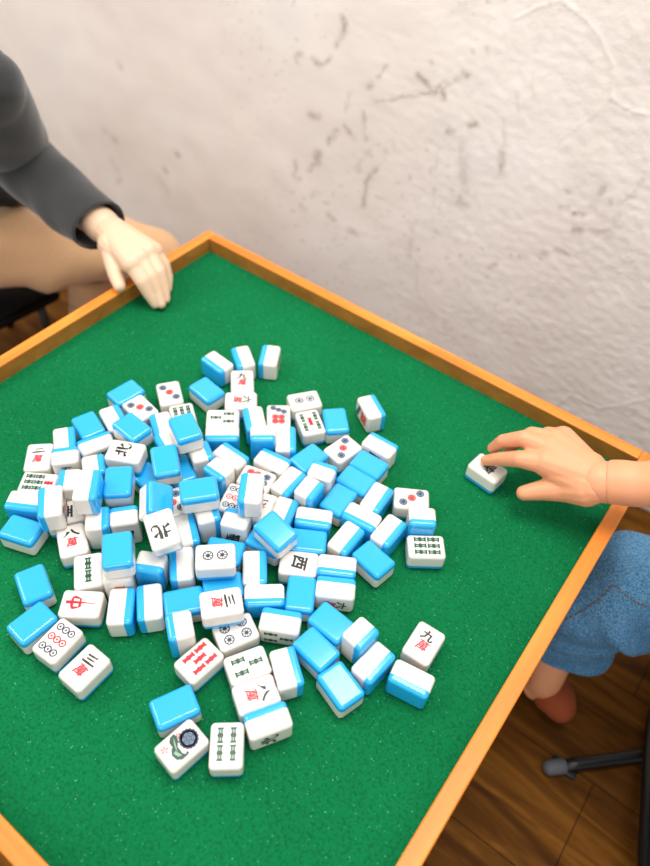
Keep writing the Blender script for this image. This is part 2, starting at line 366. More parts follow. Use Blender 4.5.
BR = {'三': [((-.42, .30), (-.05, .36), (.36, .44), .07, .10), ((-.34, .02), (0, .06), (.30, .12), .06, .09), ((-.50, -.30), (0, -.26), (.50, -.22), .08, .13)],
      '二': [((-.30, .22), (0, .26), (.32, .32), .06, .09), ((-.50, -.18), (0, -.13), (.50, -.08), .08, .12)],
      '八': [((-.16, .22), (-.28, -.04), (-.56, -.34), .13, .04), ((.10, .44), (.22, .05), (.60, -.32), .05, .15)],
      '中': [((-.40, .30), (-.36, .12), (-.28, -.08), .09, .07), ((-.40, .28), (.05, .34), (.42, .30), .06, .09), ((.42, .30), (.36, .12), (.26, -.06), .09, .07), ((-.28, -.06), (0, -.04), (.30, -.04), .06, .07), ((.02, .62), (.02, .0), (-.02, -.72), .12, .035)],
      '北': [((-.14, .48), (-.16, .1), (-.14, -.30), .10, .09), ((-.48, .16), (-.30, .18), (-.14, .18), .05, .07), ((-.50, -.30), (-.32, -.20), (-.14, -.10), .10, .05), ((.12, .50), (.12, .05), (.16, -.30), .10, .10), ((.48, .30), (.34, .16), (.14, .06), .11, .04), ((.16, -.32), (.38, -.40), (.56, -.30), .09, .05), ((.56, -.30), (.56, -.18), (.54, -.08), .05, .03)]}
def brush(k, ch, cx, cy, w, h, c):
    for (a, b, d, w0, w1) in BR[ch]:
        P = []
        for i in range(9):
            t = i / 8; x = (1 - t) ** 2 * a[0] + 2 * t * (1 - t) * (2 * b[0] - .5 * (a[0] + d[0])) + t * t * d[0]; y = (1 - t) ** 2 * a[1] + 2 * t * (1 - t) * (2 * b[1] - .5 * (a[1] + d[1])) + t * t * d[1]
            P.append((x, y, (w0 + (w1 - w0) * t) * 1.05 * (.6 + .4 * math.sin(math.pi * min(1, .25 + t)))))
        for i in range(8):
            (x0_, y0_, r0), (x1_, y1_, r1) = P[i], P[i + 1]; dx, dy = x1_ - x0_, y1_ - y0_; l = math.hypot(dx, dy) or 1; nx_, ny_ = -dy / l, dx / l
            k.poly([(cx + (x0_ + nx_ * r0) * w, cy + (y0_ + ny_ * r0) * h), (cx + (x0_ - nx_ * r0) * w, cy + (y0_ - ny_ * r0) * h), (cx + (x1_ - nx_ * r1) * w, cy + (y1_ - ny_ * r1) * h), (cx + (x1_ + nx_ * r1) * w, cy + (y1_ + ny_ * r1) * h)], c)
def draw(mk):
    k = Ink(); t, v = mk[0], mk[1:]
    if t == 'm': (brush(k, v, 0, .0105, .0200, .0160, 0) if v in BR else k.char(v, .0, .0105, .0185, .0160, 0)); k.char('萬', 0, -.0060, .0165, .0170, 1, .2)
    elif t == 'z': (brush(k, v, 0, .002, .021, .030, 1) if v == '中' else brush(k, v, 0, .003, .024, .024, 0) if v in BR else k.char(v, 0, 0.001, .0235, .0235, 0, .2))
    elif t == 'p':
        n = int(v); r = .0052
        if n == 2: [k.pin(0, s * .0100, .0078, 4) for s in (1, -1)]
        if n == 3: k.pin(-.0095, .0135, .0062, 4, 1, 1); k.pin(0, 0, .0062, 1, 1, 1); k.pin(.0095, -.0135, .0062, 4, 1, 1)
        if n == 4: [k.pin(a * .0088, b_ * .0125, .0072, 4) for a in (1, -1) for b_ in (1, -1)]
        if n == 5: [k.pin(a * .0095, b_ * .014, .0060, 4, 1, 1) for a in (1, -1) for b_ in (1, -1)]; k.pin(0, 0, .0060, 1, 1, 1)
        if n == 6: [k.pin(a * .0066, .0155, .0058, 4, 1, 1) for a in (1, -1)]; [k.pin(a * .0066, y, .0058, 1, 1, 1) for a in (1, -1) for y in (-.001, -.013)]
        if n == 7: [k.pin(-.0095 + .0095 * i, .0185 - .0042 * i, .0050, 4, 1, 1) for i in range(3)]; [k.pin(a * .0056, y, .0056, 1, 1, 1) for a in (1, -1) for y in (-.0025, -.013)]
        if n == 9:
            for j, y in enumerate((.016, 0, -.016)):
                for i in (-1, 0, 1): k.pin(i * .0100, y, .0052, 1 if j == 1 else 4, False)
    elif t == 's':
        G = (2, 3); R_ = (1, 1)
        if v == '1':
            n_before = len(k.V)
            for i in range(16): k.disc(.0005 + .0088 * math.cos(i * .3927), .0095 + .0088 * math.sin(i * .3927), .0022, 4, 0, 10)
            k.disc(.0005, .0095, .0088, 4, 0, 26)
            for a, b_ in ((0, 0), (1, 0), (-1, 0), (.5, .87), (-.5, .87), (.5, -.87), (-.5, -.87)): k.ring(.0005 + a * .0048, .0095 + b_ * .0048, .0010, .0019, 5, 10, 1)
            k.poly([(-.0140, .0005), (-.0095, .0018), (-.0045, -.0002), (-.0005, -.0045), (-.0040, -.0085), (-.0095, -.0085), (-.0135, -.0045)], 2); k.poly([(-.0045, -.0035), (.0015, -.0040), (.0075, -.0042), (.0128, -.0010), (.0132, -.0080), (.0090, -.0130), (.0020, -.0140), (-.0035, -.0100)], 2)
            k.poly([(-.011, -.0020), (-.004, -.0040), (.004, -.0075), (-.003, -.0065)], 3, 1); k.poly([(.001, -.0085), (.0095, -.0055), (.0075, -.0098), (.002, -.0115)], 3, 1)
            k.poly([(.0085, .0005), (.0125, -.0035), (.0125, .0015)], 2)
            for a in (-.5, .1, .7, 1.3): k.poly([(-.0080, .0012), (-.0080 + .0052 * math.cos(a + 1.3), .0012 + .0052 * math.sin(a + 1.3)), (-.0080 + .0052 * math.cos(a + 1.6), .0012 + .0052 * math.sin(a + 1.6))], 1)
            for a in (0, 1.2, 2.4, 3.6, 4.8): k.poly([(-.0070, -.0165), (-.0070 + .0040 * math.cos(a), -.0165 + .0040 * math.sin(a)), (-.0070 + .0040 * math.cos(a + .5), -.0165 + .0040 * math.sin(a + .5))], 1)
            k.V[n_before:] = [(x * 1.18, y * 1.15, l) for x, y, l in k.V[n_before:]]
        if v == '2': [k.stick(0, y, .0195, .0095, *G) for y in (.0105, -.0105)]
        if v == '3': k.stick(0.0, .0115, .018, .0078, *G); k.stick(-.0088, -.0105, .018, .0078, *G); k.stick(.0088, -.0105, .018, .0078, *G)
        if v == '4': [k.stick(a * .0080, y, .0190, .0080, *G) for a in (1, -1) for y in (.0115, -.0095)]
        if v == '5': [k.stick(a * .0115, y, .0185, .0078, *G) for a in (1, -1) for y in (.0110, -.0110)]; k.stick(0, 0, .018, .0084, *R_)
        if v == '5r': [k.stick(a * .0110, y, .0175, .0078, *R_) for a in (1, -1) for y in (.0120, -.0080)]; k.stick(0, .002, .0180, .0078, *R_)
        if v == '6': [k.stick(a * .0112, y, .0185, .0084, *G) for a in (1, 0, -1) for y in (.0110, -.0095)]
        if v == '7': k.stick(0, .0168, .0135, .0080, *R_); [k.stick(a * .0112, y, .0140, .0086, *G) for a in (1, 0, -1) for y in (.001, -.0140)]
        if v == '8': [k.stick(a * .0110, y, .0120, .0052, *G) for a in (1, -1) for y in (.016, 0, -.016)]; [k.stick(0, y, .0120, .0052, *G) for y in (.008, -.008)]
    return k
def tile_body():
    bm = bmesh.new(); box(bm, (-HW, -HL, -HT), (HW, HL, HT), .0062, 5); return bm
CUT = -HT + TT * .31
def half(keep_upper):
    bm = tile_body()
    r = bmesh.ops.bisect_plane(bm, geom=bm.verts[:] + bm.edges[:] + bm.faces[:], dist=1e-6, plane_co=(0, 0, CUT + (.00004 if keep_upper else -.00004)), plane_no=(0, 0, 1), clear_inner=keep_upper, clear_outer=not keep_upper)
    rimE = [e for e in bm.edges if len(e.link_faces) == 1]
    bmesh.ops.holes_fill(bm, edges=rimE)
    bmesh.ops.split_edges(bm, edges=[e for e in rimE if e.is_valid])
    bmesh.ops.recalc_face_normals(bm, faces=bm.faces)
    for v in bm.verts: v.co *= K
    return bm
def finish(bm, name):
    me = bpy.data.meshes.new(name); bm.to_mesh(me); bm.free()
    for p in me.polygons: p.use_smooth = True
    N = [Vector((0, 0, 0)) for _ in me.vertices]     # area-weighted normals keep the big faces flat
    for p in me.polygons:
        for v in p.vertices: N[v] += p.normal * p.area ** 1.5
    me.normals_split_custom_set_from_vertices([n.normalized() if n.length > 0 else Vector((0, 0, 1)) for n in N])
    return me
back_me = finish(half(False), 'blue_back'); back_me.materials.append(M['blue'])
_face = {}
def face_mesh(mk):
    if mk not in _face:
        bm = half(True)
        if mk:
            k = draw(mk)
            vv = [bm.verts.new((x * K, y * K, (HT + .00016 + .00012 * l) * K)) for x, y, l in k.V]
            for p, c in k.P:
                try: f = bm.faces.new([vv[i] for i in p])
                except ValueError: continue
                f.material_index = c + 1; f.normal_update()
                if f.normal.z < 0: f.normal_flip()
        me = finish(bm, 'white_face'); me.materials.append(M['white'])
        for q in INK: me.materials.append(M[q])
        _face[mk] = me
    return _face[mk]
TILES = [
('S','m六',[0.2919,-0.29,0.0213],[0.0,0.0,1.0,0.996,-0.088,0.0],'tile on its side, blue strip left, up-left of the far nine tile'),
('S','p5',[0.3185,-0.2484,0.0213],[0.0,0.0,1.0,0.823,-0.567,0.0],'tile on its side, blue strip left, above the far nine tile'),
('S','m五',[0.3542,-0.2138,0.0213],[0.0,0.0,-1.0,-0.509,0.861,0.0],'tile on its side, blue strip left, up-right of the far nine tile'),
('B',None,[0.3222,-0.3507,0.0182],[0.147,0.989,0.0,0.989,-0.147,0.0],'blue-backed tile lying face down, up-left of the three small bamboo tile'),
('W','m九',[0.3567,-0.2939,0.0182],[0.74,0.673,0.0,-0.673,0.74,0.0],'face-up tile marked with a black nine over a red character, farthest of the face-up tiles'),
('W','m六',[0.3874,-0.3324,0.0182],[0.651,-0.759,0.0,0.759,0.651,0.0],'sideways face-up tile with red and black characters, before the far nine'),
('W','s3',[0.392,-0.385,0.0182],[-0.636,0.771,0.0,-0.771,-0.636,0.0],'face-up tile with three small green bamboos in sideways rows'),
('S','m二',[0.4181,-0.4147,0.0213],[0.0,0.0,1.0,0.763,0.647,0.0],'tile on its side, blue strip nearest, below the three small bamboo tile'),
('S','s6',[0.4379,-0.3545,0.0213],[0.0,0.0,1.0,0.763,-0.647,0.0],'tile on its side, blue strip left, down-right of the far sideways six tile'),
('E','m九',[0.4792,-0.3809,0.0289],[-0.764,-0.645,0.0,0.0,0.0,1.0],'upright tile, blue strip nearest, down-left of the seven-circle tile'),
('B',None,[0.2181,-0.4474,0.0182],[-0.99,0.14,0.0,0.14,0.99,0.0],'blue-backed tile lying face down, up-left of the left three-circle tile'),
('W','p3',[0.2661,-0.458,0.0182],[0.17,0.986,0.0,-0.986,0.17,0.0],'face-up tile with dark, red and dark circles, wedged between blue backs at upper left'),
('S','s4',[0.2532,-0.5052,0.0213],[0.0,0.0,-1.0,0.929,-0.369,0.0],'tile on its side, blue strip right, left of the left three-circle tile'),
('B',None,[0.3145,-0.516,0.0541],[0.077,0.997,0.0,0.997,-0.077,0.0],'blue-backed tile lying face down, down-left of the left three-circle tile'),
('S','m二',[0.3266,-0.4649,0.0213],[0.0,0.0,1.0,0.83,-0.557,0.0],'tile on its side, blue strip left, down-left of the half covered bamboo tile'),
('W','p3',[0.2788,-0.3997,0.0182],[0.583,0.813,0.0,-0.813,0.583,0.0],'face-up tile with three slanting circles, beyond the half-covered bamboo tile'),
('W','s6',[0.3356,-0.4241,0.0182],[0.584,0.811,0.0,-0.811,0.584,0.0],'face-up tile with rows of green bamboo, half covered by a blue-backed tile'),
('B',None,[0.3964,-0.4743,0.0756],[0.459,0.888,0.0,0.888,-0.459,0.0],'blue-backed tile lying face down, below the half covered bamboo tile'),
('E','m二',[0.3693,-0.4932,0.0289],[-0.918,0.397,0.0,0.0,0.0,1.0],'upright tile, blue strip left, down-left of the half covered bamboo tile'),
('B',None,[0.4077,-0.5322,0.0576],[0.626,0.779,0.034,0.775,-0.617,-0.135],'blue-backed tile lying face down, right of the left north wind tile'),
('B',None,[0.388,-0.5547,0.0182],[0.084,0.996,0.0,0.996,-0.084,0.0],'blue-backed tile lying face down, down-right of the left north wind tile'),
('B',None,[0.4151,-0.5125,0.0182],[0.455,0.891,0.0,0.891,-0.455,0.0],'blue-backed tile lying face down, above the buried five-circle tile'),
('W','z北',[0.3464,-0.559,0.0544],[-0.459,0.889,0.0,-0.889,-0.459,0.0],'face-up north wind tile lying sideways on the far left of the pile'),
('S','p3',[0.2296,-0.5907,0.0213],[0.0,0.0,-1.0,0.798,-0.603,0.0],'tile on its side, blue strip right, up-right of the black two tile'),
('E','m五',[0.2684,-0.6178,0.0289],[0.642,0.767,0.0,0.0,0.0,1.0],'upright tile, blue strip farthest, right of the black two tile'),
('B',None,[0.2284,-0.541,0.0182],[0.32,0.947,0.0,0.947,-0.32,0.0],'blue-backed tile lying face down, up-left of the left north wind tile'),
('S','s4',[0.2737,-0.5625,0.0213],[0.0,0.0,-1.0,0.391,0.921,0.0],'tile on its side, blue strip farthest, left of the left north wind tile'),
('E','s6',[0.3178,-0.602,0.0289],[0.812,-0.584,0.0,0.0,0.0,1.0],'upright tile, blue strip right, down-left of the left north wind tile'),
('W','m二',[0.2216,-0.6376,0.0182],[0.722,0.692,0.0,-0.692,0.722,0.0],'face-up tile with black two over red character, left edge of pile'),
('W','s7',[0.2642,-0.6723,0.0182],[0.561,-0.828,0.0,0.828,0.561,0.0],'face-up tile with six green bamboos and one red, left edge of pile'),
('S','p2',[0.2816,-0.7084,0.0213],[0.0,0.0,1.0,0.858,0.513,0.0],'tile on its side, blue strip nearest, down-left of the seven bamboo tile'),
('S','p5',[0.3376,-0.6971,0.0575],[0.0,0.0,1.0,0.761,-0.649,0.0],'tile on its side, blue strip left, down-right of the seven bamboo tile'),
('E','p3',[0.3118,-0.6453,0.0289],[-0.687,0.726,0.0,0.0,0.0,1.0],'upright tile, blue strip left, right of the seven bamboo tile'),
('S','m六',[0.3706,-0.6515,0.0788],[0.0,0.0,-1.0,0.653,-0.758,0.0],'tile on its side, blue strip right, right of the seven bamboo tile'),
('B',None,[0.3811,-0.6056,0.0546],[0.73,0.683,0.0,0.683,-0.73,0.0],'blue-backed tile lying face down, below the left north wind tile'),
('B',None,[0.4521,-0.5962,0.0624],[0.504,0.623,-0.598,0.695,-0.704,-0.148],'blue-backed tile lying face down, left of the buried five-circle tile'),
('E','p2',[0.3998,-0.667,0.0289],[0.728,-0.686,0.0,0.0,0.0,1.0],'upright tile, blue strip right, up-right of the left eight tile'),
('E','z南',[0.4265,-0.639,0.0289],[-0.656,-0.755,0.0,0.0,0.0,-1.0],'upright tile, blue strip farthest, left of the tilted north wind tile'),
('W','z北',[0.5101,-0.6356,0.0839],[-0.519,-0.849,-0.098,0.84,-0.486,-0.24],'tilted face-up north wind tile in the middle of the pile'),
('S','p2',[0.5066,-0.5928,0.0213],[0.0,0.0,-1.0,0.804,-0.594,0.0],'tile on its side, blue strip right, right of the tilted north wind tile'),
('W','p5',[0.4537,-0.5676,0.0182],[0.472,0.882,0.0,-0.882,0.472,0.0],'face-up tile with dark circles around a red one, mostly buried under blue-backed tiles'),
('B',None,[0.4986,-0.5507,0.0756],[-0.767,0.642,0.0,0.642,0.767,0.0],'blue-backed tile lying face down, up-right of the buried five-circle tile'),
('E','z西',[0.4277,-0.4758,0.0289],[0.872,-0.489,0.0,0.0,0.0,1.0],'upright tile, blue strip right, down-left of the three small bamboo tile'),
('S','p5',[0.4617,-0.4421,0.0213],[0.0,0.0,-1.0,1.0,-0.013,0.0],'tile on its side, blue strip farthest, up-left of the red and dark circle tile'),
('E','s4',[0.4744,-0.4838,0.0289],[-1.0,0.0,0.0,0.0,0.0,1.0],'upright tile, blue strip nearest, up-left of the half-hidden nine-circle tile'),
('W','p6',[0.5223,-0.4479,0.0182],[0.264,-0.964,0.0,0.964,0.264,0.0],'face-up tile with red circles at one end and dark circles at the other, partly covered'),
('S','m二',[0.5605,-0.5036,0.0788],[0.0,0.0,1.0,0.566,-0.824,0.0],'tile on its side, blue strip left, down-left of the red and dark circle tile'),
('W','p9',[0.5234,-0.4999,0.0182],[0.942,0.336,0.0,-0.336,0.942,0.0],'face-up tile with dark and red circle rows, half under a white-topped tile'),
('W','m七',[0.5629,-0.4867,0.0182],[0.95,0.314,0.0,-0.314,0.95,0.0],'mostly buried face-up tile showing a bit of black above a bit of red'),
('S','p5',[0.6,-0.4757,0.0213],[0.0,0.0,-1.0,0.337,-0.941,0.0],'tile on its side, blue strip right, right of the buried black-and-red tile'),
('S','m六',[0.5693,-0.4226,0.0213],[0.0,0.0,-1.0,0.033,-0.999,0.0],'tile on its side, blue strip right, right of the red and dark circle tile'),
('S','p3',[0.5214,-0.4066,0.0213],[0.0,0.0,-1.0,0.99,0.144,0.0],'tile on its side, blue strip farthest, up-right of the red and dark circle tile'),
('S','p5',[0.5082,-0.3561,0.0213],[0.0,0.0,-1.0,0.639,-0.769,0.0],'tile on its side, blue strip right, below the seven-circle tile'),
('W','p7',[0.4634,-0.3201,0.0182],[0.778,0.629,0.0,-0.629,0.778,0.0],'upright face-up tile with three slanting dark circles above four red ones'),
('W','p2',[0.4739,-0.2596,0.0182],[0.808,-0.59,0.0,0.59,0.808,0.0],'face-up tile with two blue circles at the far edge of the pile, beside bamboo tile'),
('W','s5',[0.5143,-0.2951,0.0182],[0.585,0.811,0.0,-0.811,0.585,0.0],'face-up tile with slanting green bamboo columns and a red bamboo in its centre'),
('B',None,[0.545,-0.2618,0.0182],[0.712,0.702,0.0,0.702,-0.712,0.0],'blue-backed tile lying face down, right of the red-centred bamboo tile'),
('B',None,[0.625,-0.5243,0.0578],[0.133,0.986,0.099,0.988,-0.124,-0.097],'blue-backed tile lying face down, down-right of the buried black-and-red tile'),
('B',None,[0.6097,-0.526,0.0182],[-0.185,0.983,0.0,0.983,0.185,0.0],'blue-backed tile lying face down, below the buried black-and-red tile'),
('B',None,[0.6595,-0.489,0.0182],[-0.528,0.849,0.0,0.849,0.528,0.0],'blue-backed tile lying face down, above the sideways west wind tile'),
('S','p5',[0.6429,-0.4534,0.0213],[0.0,0.0,1.0,0.876,0.483,0.0],'tile on its side, blue strip nearest, above the sideways west wind tile'),
('W','z西',[0.6732,-0.529,0.0182],[0.527,-0.85,0.0,0.85,0.527,0.0],'face-up west wind tile lying sideways in the centre right of the pile'),
('S','m六',[0.7216,-0.4998,0.0213],[0.0,0.0,1.0,0.857,0.515,0.0],'tile on its side, blue strip nearest, right of the sideways west wind tile'),
('S','m六',[0.7415,-0.53,0.0213],[0.0,0.0,-1.0,0.852,0.523,0.0],'tile on its side, blue strip farthest, down-right of the sideways west wind tile'),
('S','s4',[0.7038,-0.4515,0.0213],[0.0,0.0,-1.0,0.029,-1.0,0.0],'tile on its side, blue strip right, up-right of the sideways west wind tile'),
('B',None,[0.755,-0.4526,0.0182],[0.165,0.986,0.0,0.986,-0.165,0.0],'blue-backed tile lying face down, left of the six bamboo tile'),
('S','p5',[0.6998,-0.405,0.0213],[0.0,0.0,1.0,0.994,0.112,0.0],'tile on its side, blue strip nearest, left of the right three-circle tile'),
('S','p5',[0.7469,-0.3997,0.0213],[0.0,0.0,-1.0,0.001,-1.0,0.0],'tile on its side, blue strip right, down-left of the right three-circle tile'),
('S','z西',[0.6974,-0.3594,0.0213],[0.0,0.0,-1.0,0.11,-0.994,0.0],'tile on its side, blue strip right, left of the right three-circle tile'),
('W','p3',[0.7402,-0.3223,0.0182],[0.53,-0.848,0.0,0.848,0.53,0.0],'sideways face-up tile with blue, red and dark circles at the right rim of the pile'),
('E','m二',[0.7779,-0.3557,0.0289],[-0.816,-0.578,0.0,0.0,0.0,1.0],'upright tile, blue strip nearest, down-right of the right three-circle tile'),
('W','s6',[0.8062,-0.3846,0.0182],[0.604,-0.797,0.0,0.797,0.604,0.0],'face-up tile with six dark bamboos in two columns at the right rim of the pile'),
('W','p3',[0.5937,-0.3076,0.0182],[0.984,-0.178,0.0,0.178,0.984,0.0],'face-up tile with three circles, turned diagonally, beside two blue-backed tiles'),
('S','p7',[0.5779,-0.1998,0.0213],[0.0,0.0,1.0,-0.849,0.529,0.0],'tile on its side, blue strip right, up-right of the diagonal three-circle tile'),
('S','z南',[0.6398,-0.2643,0.0213],[0.0,0.0,-1.0,0.999,0.033,0.0],'tile on its side, blue strip farthest, right of the diagonal three-circle tile'),
('B',None,[0.647,-0.3065,0.0182],[-0.039,0.999,0.0,0.999,0.039,0.0],'blue-backed tile lying face down, down-right of the diagonal three-circle tile'),
('B',None,[0.6495,-0.3476,0.0182],[-0.034,0.999,0.0,0.999,0.034,0.0],'blue-backed tile lying face down, left of the right three-circle tile'),
('B',None,[0.6499,-0.3972,0.0182],[0.997,0.08,0.0,0.08,-0.997,0.0],'blue-backed tile lying face down, below the diagonal three-circle tile'),
('B',None,[0.5612,-0.3596,0.0182],[0.987,-0.159,0.0,-0.159,-0.987,0.0],'blue-backed tile lying face down, left of the diagonal three-circle tile'),
('E','z西',[0.6045,-0.3819,0.0289],[0.964,0.266,0.0,0.0,0.0,1.0],'upright tile, blue strip farthest, down-left of the diagonal three-circle tile'),
('E','s6',[0.6097,-0.4224,0.0289],[0.089,-0.996,0.0,0.0,0.0,1.0],'upright tile, blue strip right, right of the buried black-and-red tile'),
('E','p2',[0.5149,-0.6703,0.0289],[-0.872,-0.489,0.0,0.0,0.0,1.0],'upright tile, blue strip nearest, below the tilted north wind tile'),
('B',None,[0.4845,-0.6973,0.0761],[0.659,0.752,0.0,0.752,-0.659,0.0],'blue-backed tile lying face down, up-right of the two bamboo tile'),
('E','m八',[0.4899,-0.7091,0.0289],[-0.69,-0.724,0.0,0.0,0.0,-1.0],'upright tile, blue strip farthest, right of the two bamboo tile'),
('W','s2',[0.4455,-0.7278,0.0182],[0.638,0.77,0.0,-0.77,0.638,0.0],'face-up tile with two green bamboos end to end on the left of the pile'),
('W','m八',[0.3868,-0.7082,0.0182],[0.531,0.848,0.0,-0.848,0.531,0.0],'face-up tile with a black eight over a red character on the left of the pile'),
('W','z西',[0.3404,-0.6829,0.0182],[0.825,-0.565,0.0,0.565,0.825,0.0],'mostly covered face-up wind tile just above the left eight tile'),
('B',None,[0.3148,-0.7427,0.0182],[-0.337,0.942,0.0,0.942,0.337,0.0],'blue-backed tile lying face down, below the seven bamboo tile'),
('B',None,[0.4018,-0.79,0.0182],[0.402,0.916,0.0,0.916,-0.402,0.0],'blue-backed tile lying face down, up-left of the red dragon tile'),
('B',None,[0.4483,-0.8288,0.0182],[-0.997,0.075,0.0,0.075,0.997,0.0],'blue-backed tile lying face down, up-left of the nine-circle tile'),
('W','p9',[0.4958,-0.8244,0.0182],[0.997,0.073,0.0,-0.073,0.997,0.0],'face-up tile with rows of three dark, three red and three dark circles'),
('W','z中',[0.4781,-0.7691,0.0182],[-0.585,0.811,0.0,-0.811,-0.585,0.0],'sideways face-up tile with one large red dragon character'),
('W','m三',[0.5525,-0.8273,0.0182],[1.0,0.003,0.0,-0.003,1.0,0.0],'lone face-up tile with a black three over red, at the lower left of the pile'),
('S','m六',[0.526,-0.7392,0.0213],[0.0,0.0,-1.0,0.665,-0.746,0.0],'tile on its side, blue strip right, right of the red dragon tile'),
('S','s4',[0.5518,-0.7106,0.0213],[0.0,0.0,1.0,0.741,-0.672,0.0],'tile on its side, blue strip left, right of the red dragon tile'),
('E','m六',[0.616,-0.7146,0.0289],[-0.798,0.603,0.0,0.0,0.0,1.0],'upright tile, blue strip left, up-left of the red bamboo tile'),
('S','m九',[0.5431,-0.6388,0.0213],[0.0,0.0,1.0,0.724,-0.689,0.0],'tile on its side, blue strip left, left of the two wheel tile'),
('W','p2',[0.5868,-0.612,0.0544],[0.679,-0.734,0.0,0.734,0.679,0.0],'sideways face-up tile with two round wheels resting on top in the middle of the pile'),
('B',None,[0.5737,-0.5813,0.0182],[-0.44,0.898,0.0,0.898,0.44,0.0],'blue-backed tile lying face down, up-right of the two wheel tile'),
('B',None,[0.6113,-0.6259,0.0182],[-0.742,0.671,0.0,0.671,0.742,0.0],'blue-backed tile lying face down, above the sideways three tile'),
('B',None,[0.5852,-0.6782,0.0182],[-0.778,0.628,0.0,0.628,0.778,0.0],'blue-backed tile lying face down, left of the sideways three tile'),
('W','m三',[0.6425,-0.6604,0.0544],[0.756,-0.654,0.0,0.654,0.756,0.0],'sideways face-up tile with red character and black three, resting on top of blue backs'),
('W','p4',[0.6727,-0.6674,0.0182],[0.895,-0.446,0.0,0.446,0.895,0.0],'face-up tile with four wheel circles, partly under the sideways three tile'),
('W','s5r',[0.6618,-0.7281,0.0182],[0.994,-0.11,0.0,0.11,0.994,0.0],'face-up tile covered with red bamboos, turned diagonally'),
('W','s3',[0.7167,-0.6933,0.0182],[0.865,-0.502,0.0,0.502,0.865,0.0],'face-up tile with three green bamboos near the bottom of the pile'),
('W','m八',[0.7514,-0.7162,0.0182],[0.855,-0.519,0.0,0.519,0.855,0.0],'sideways face-up tile with red character and black eight near the bottom of the pile'),
('S','z北',[0.7857,-0.7337,0.0213],[0.0,0.0,1.0,-0.525,-0.851,0.0],'tile on its side, blue strip farthest, down-right of the sideways eight tile'),
('S','p5',[0.7611,-0.6661,0.0213],[0.0,0.0,-1.0,0.806,-0.591,0.0],'tile on its side, blue strip right, right of the lower three bamboo tile'),
('B',None,[0.7739,-0.6184,0.0182],[0.14,0.99,0.0,0.99,-0.14,0.0],'blue-backed tile lying face down, right of the lower three bamboo tile'),
('B',None,[0.7668,-0.5746,0.0182],[0.056,0.998,0.0,0.998,-0.056,0.0],'blue-backed tile lying face down, down-right of the sideways west wind tile'),
('E','m二',[0.8135,-0.5721,0.0289],[-0.116,-0.993,0.0,0.0,0.0,1.0],'upright tile, blue strip nearest, left of the lone nine tile'),
('S','p2',[0.8475,-0.5885,0.0213],[0.0,0.0,-1.0,-0.089,-0.996,0.0],'tile on its side, blue strip nearest, left of the lone nine tile'),
('B',None,[0.8297,-0.6382,0.0182],[0.298,0.955,0.0,0.955,-0.298,0.0],'blue-backed tile lying face down, right of the sideways eight tile'),
('S','p5',[0.8996,-0.5758,0.0213],[0.0,0.0,1.0,0.985,0.171,0.0],'tile on its side, blue strip nearest, below the lone nine tile'),
('W','m九',[0.8855,-0.5199,0.0182],[0.998,0.056,0.0,-0.056,0.998,0.0],'lone face-up nine tile with black and red characters at the lower right'),
('W','s1',[0.7204,-0.8204,0.0182],[0.988,-0.152,0.0,0.152,0.988,0.0],'face-up tile with a dark blue flower bird, green leaves and red marks'),
('B',None,[0.6802,-0.7917,0.0182],[-0.899,0.438,0.0,0.438,0.899,0.0],'blue-backed tile lying face down, above the flower bird tile'),
('W','s4',[0.764,-0.7867,0.0182],[0.773,0.634,0.0,-0.634,0.773,0.0],'face-up tile with four green bamboos, nearest tile to the camera'),
('S','p3',[0.6296,-0.5769,0.0213],[0.0,0.0,-1.0,0.651,-0.759,0.0],'tile on its side, blue strip right, right of the two wheel tile'),
('S','p5',[0.6693,-0.6028,0.0213],[0.0,0.0,1.0,0.761,0.649,0.0],'tile on its side, blue strip nearest, right of the sideways three tile'),
('B',None,[0.7063,-0.5661,0.0182],[0.852,0.523,0.0,0.523,-0.852,0.0],'blue-backed tile lying face down, below the sideways west wind tile'),
('S','s3',[0.7122,-0.6191,0.0213],[0.0,0.0,-1.0,0.877,0.481,0.0],'tile on its side, blue strip farthest, right of the four-circle tile'),
('E','z南',[0.559,-0.5377,0.0289],[-0.915,-0.403,0.0,0.0,0.0,-1.0],'upright tile, blue strip farthest, below the half-hidden nine-circle tile'),
('E','z南',[0.5165,-0.5558,0.0289],[0.848,-0.53,0.0,0.0,0.0,1.0],'upright tile, blue strip right, down-left of the half-hidden nine-circle tile'),
('W','z南',[0.806,-0.1863,0.0182],[-0.11,-0.994,0.0,0.994,-0.11,0.0],'face-up tile with black character under the fingers of the right hand'),

]
for kind_, mk, c, mt, label in TILES:
    r = empty('mahjong_tile', c, label, 'mahjong tile', 'mahjong tiles scattered on the green felt')
    X, Y = Vector(mt[:3]).normalized(), Vector(mt[3:]).normalized(); Z = X.cross(Y)
    R3 = Matrix((X, Y, Z)).transposed()
    r.matrix_world = Matrix.Translation(wp(c)) @ R3.to_4x4()
    for nm, me in (('white_face', face_mesh(mk)), ('blue_back', back_me)):
        o = bpy.data.objects.new(nm, me); C.objects.link(o); o.parent = r

